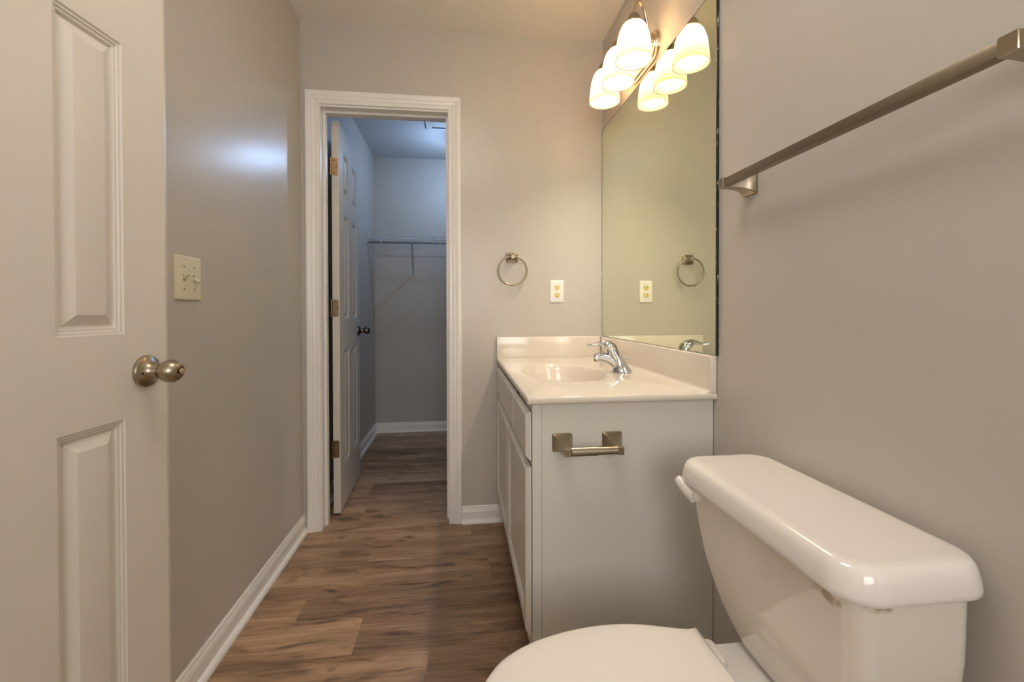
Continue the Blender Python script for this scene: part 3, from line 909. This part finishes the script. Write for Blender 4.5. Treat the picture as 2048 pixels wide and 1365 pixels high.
for sy in (-1, 1):
    bm = bmesh.new()
    rings = []
    for z, ins in ((.3866, 0), (.3975, 0), (.4005, .002), (.4015, .005)):
        rings.append([Vector((.487 + a, SC + sy * .083 + b, z)) for a, b in rrect(.0135 - ins, .030 - ins, .012 - ins, 6)])
    loft(bm, rings)
    obj('seat_hinge', bm, M['plastic'], toi, 40)

# ------------------------------------------------------------------ closet: wire shelf, access panel, bulb
ws = empty('wire_shelf', (-.1, 3.80, 1.66), 'white wire closet shelf with hanging rod on the closet back wall', 'shelf')
SF, SB, SZ0 = 3.65, 3.942, 1.668
bm = bmesh.new()
x0, x1 = CL_L + .004, CL_R - .004
def rod(bm, a, b, r, n=8): return tube(bm, [Vector(a), Vector(b)], r, n)
k = 0
x = x0 + .012
while x < x1:
    rod(bm, (x, SB, SZ0), (x, SF, SZ0), .0014, 6)
    rod(bm, (x, SF, SZ0), (x, SF, SZ0 - .028), .0014, 6)
    x += .0254
for yy, zz in ((SB, SZ0 - .003), (SB - .10, SZ0 - .003), (SF + .09, SZ0 - .003), (SF, SZ0 - .003), (SF, SZ0 - .028)):
    rod(bm, (x0, yy, zz), (x1, yy, zz), .0026, 8)
deck = obj('shelf_wires', bm, M['wire'], ws, 60)
deck.name = 'shelf_grid'
bm = bmesh.new(); rod(bm, (x0, SF - .004, SZ0 - .062), (x1, SF - .004, SZ0 - .062), .0055, 12)
obj('hanging_rod', bm, M['greyrod'], ws, 60)
for hx in (-.62, -.385, -.16, .1, .4, .7):
    bm = bmesh.new()
    tube(bm, catmull([(hx, SF, SZ0 - .02), (hx, SF - .008, SZ0 - .045), (hx, SF - .006, SZ0 - .066), (hx, SF + .006, SZ0 - .070)], 5), .004, 8)
    obj('rod_hook', bm, M['wire'], ws, 60)
for hx in (-.385, .35):
    bm = bmesh.new()
    rod(bm, (hx, SF, SZ0 - .03), (hx - .014, CL_F - .008, 1.385), .0078, 10)
    br = obj('support_brace', bm, M['wire'], ws, 60)
    bm = bmesh.new(); box(bm, hx - .014 - .011, hx - .014 + .011, CL_F - .014, CL_F - .0005, 1.364, 1.396, .004)
    obj('brace_foot', bm, M['wire'], br, 40)
bm = bmesh.new(); box(bm, CL_L + .0005, CL_L + .010, SF - .014, SF + .028, SZ0 - .070, SZ0 + .014, .003)
obj('end_bracket', bm, M['wire'], ws, 40)

ap = empty('ceiling_access_panel', (.05, 3.05, CL_H), 'white framed access panel in the closet ceiling', 'ceiling panel')
bm = bmesh.new()
ax0, ax1, ay0, ay1 = -.235, .36, 2.72, 3.30
for a in ((ax0, ax1, ay1 - .045, ay1), (ax0, ax1, ay0, ay0 + .045), (ax0, ax0 + .045, ay0 + .045, ay1 - .045), (ax1 - .045, ax1, ay0 + .045, ay1 - .045)):
    box(bm, a[0], a[1], a[2], a[3], CL_H - .012, CL_H - .0005, .002)
obj('panel_frame', bm, M['closet_ceiling'], ap)
bm = bmesh.new(); box(bm, ax0 + .048, ax1 - .048, ay0 + .048, ay1 - .062, CL_H - .010, CL_H - .0005)
obj('panel_board', bm, M['closet_ceiling'], ap)
bm = bmesh.new(); box(bm, ax0 + .046, ax1 - .046, ay1 - .0615, ay1 - .0455, CL_H - .004, CL_H - .0006)
obj('panel_gap', bm, M['dark'], ap)

cb = empty('closet_ceiling_lamp', (-.03, 3.42, CL_H), 'bare bulb lamp on the closet ceiling', 'lamp')
bm = bmesh.new(); lathe(bm, (-.03, 3.42, CL_H - .0005), (0, 0, -1), [(0, .055), (.012, .055), (.02, .04), (.03, .016), (.165, .016), (.168, .02), (.19, .02)], 28)
obj('lamp_base', bm, M['platewhite'], cb, 40)
bm = bmesh.new(); lathe(bm, (-.03, 3.42, CL_H - .186), (0, 0, -1), [(0, .012), (.010, .014), (.020, .019), (.030, .0205), (.040, .018), (.047, .010), (.049, .001)], 24)
obj('lamp_bulb', bm, M['closet_bulb'], cb, 60)

cf = empty('added_ceiling_lamp', (-.02, .62, H), 'round drum ceiling lamp added as fill above the toilet area', 'lamp')  # unseen lamp, added to brighten the room from above
bm = bmesh.new(); lathe(bm, (-.02, .62, H - .0005), (0, 0, -1), [(0, .11), (.012, .11), (.022, .09), (.04, .05), (.052, .045)], 32)
obj('lamp_base', bm, M['nickel'], cf, 40)
bm = bmesh.new(); lathe(bm, (-.02, .62, H - .053), (0, 0, -1), [(0, .05), (.002, .235), (.01, .25), (.08, .25), (.088, .24), (.092, .001)], 48)
obj('fill_lamp_drum', bm, M['ceil_fill'], cf, 30)
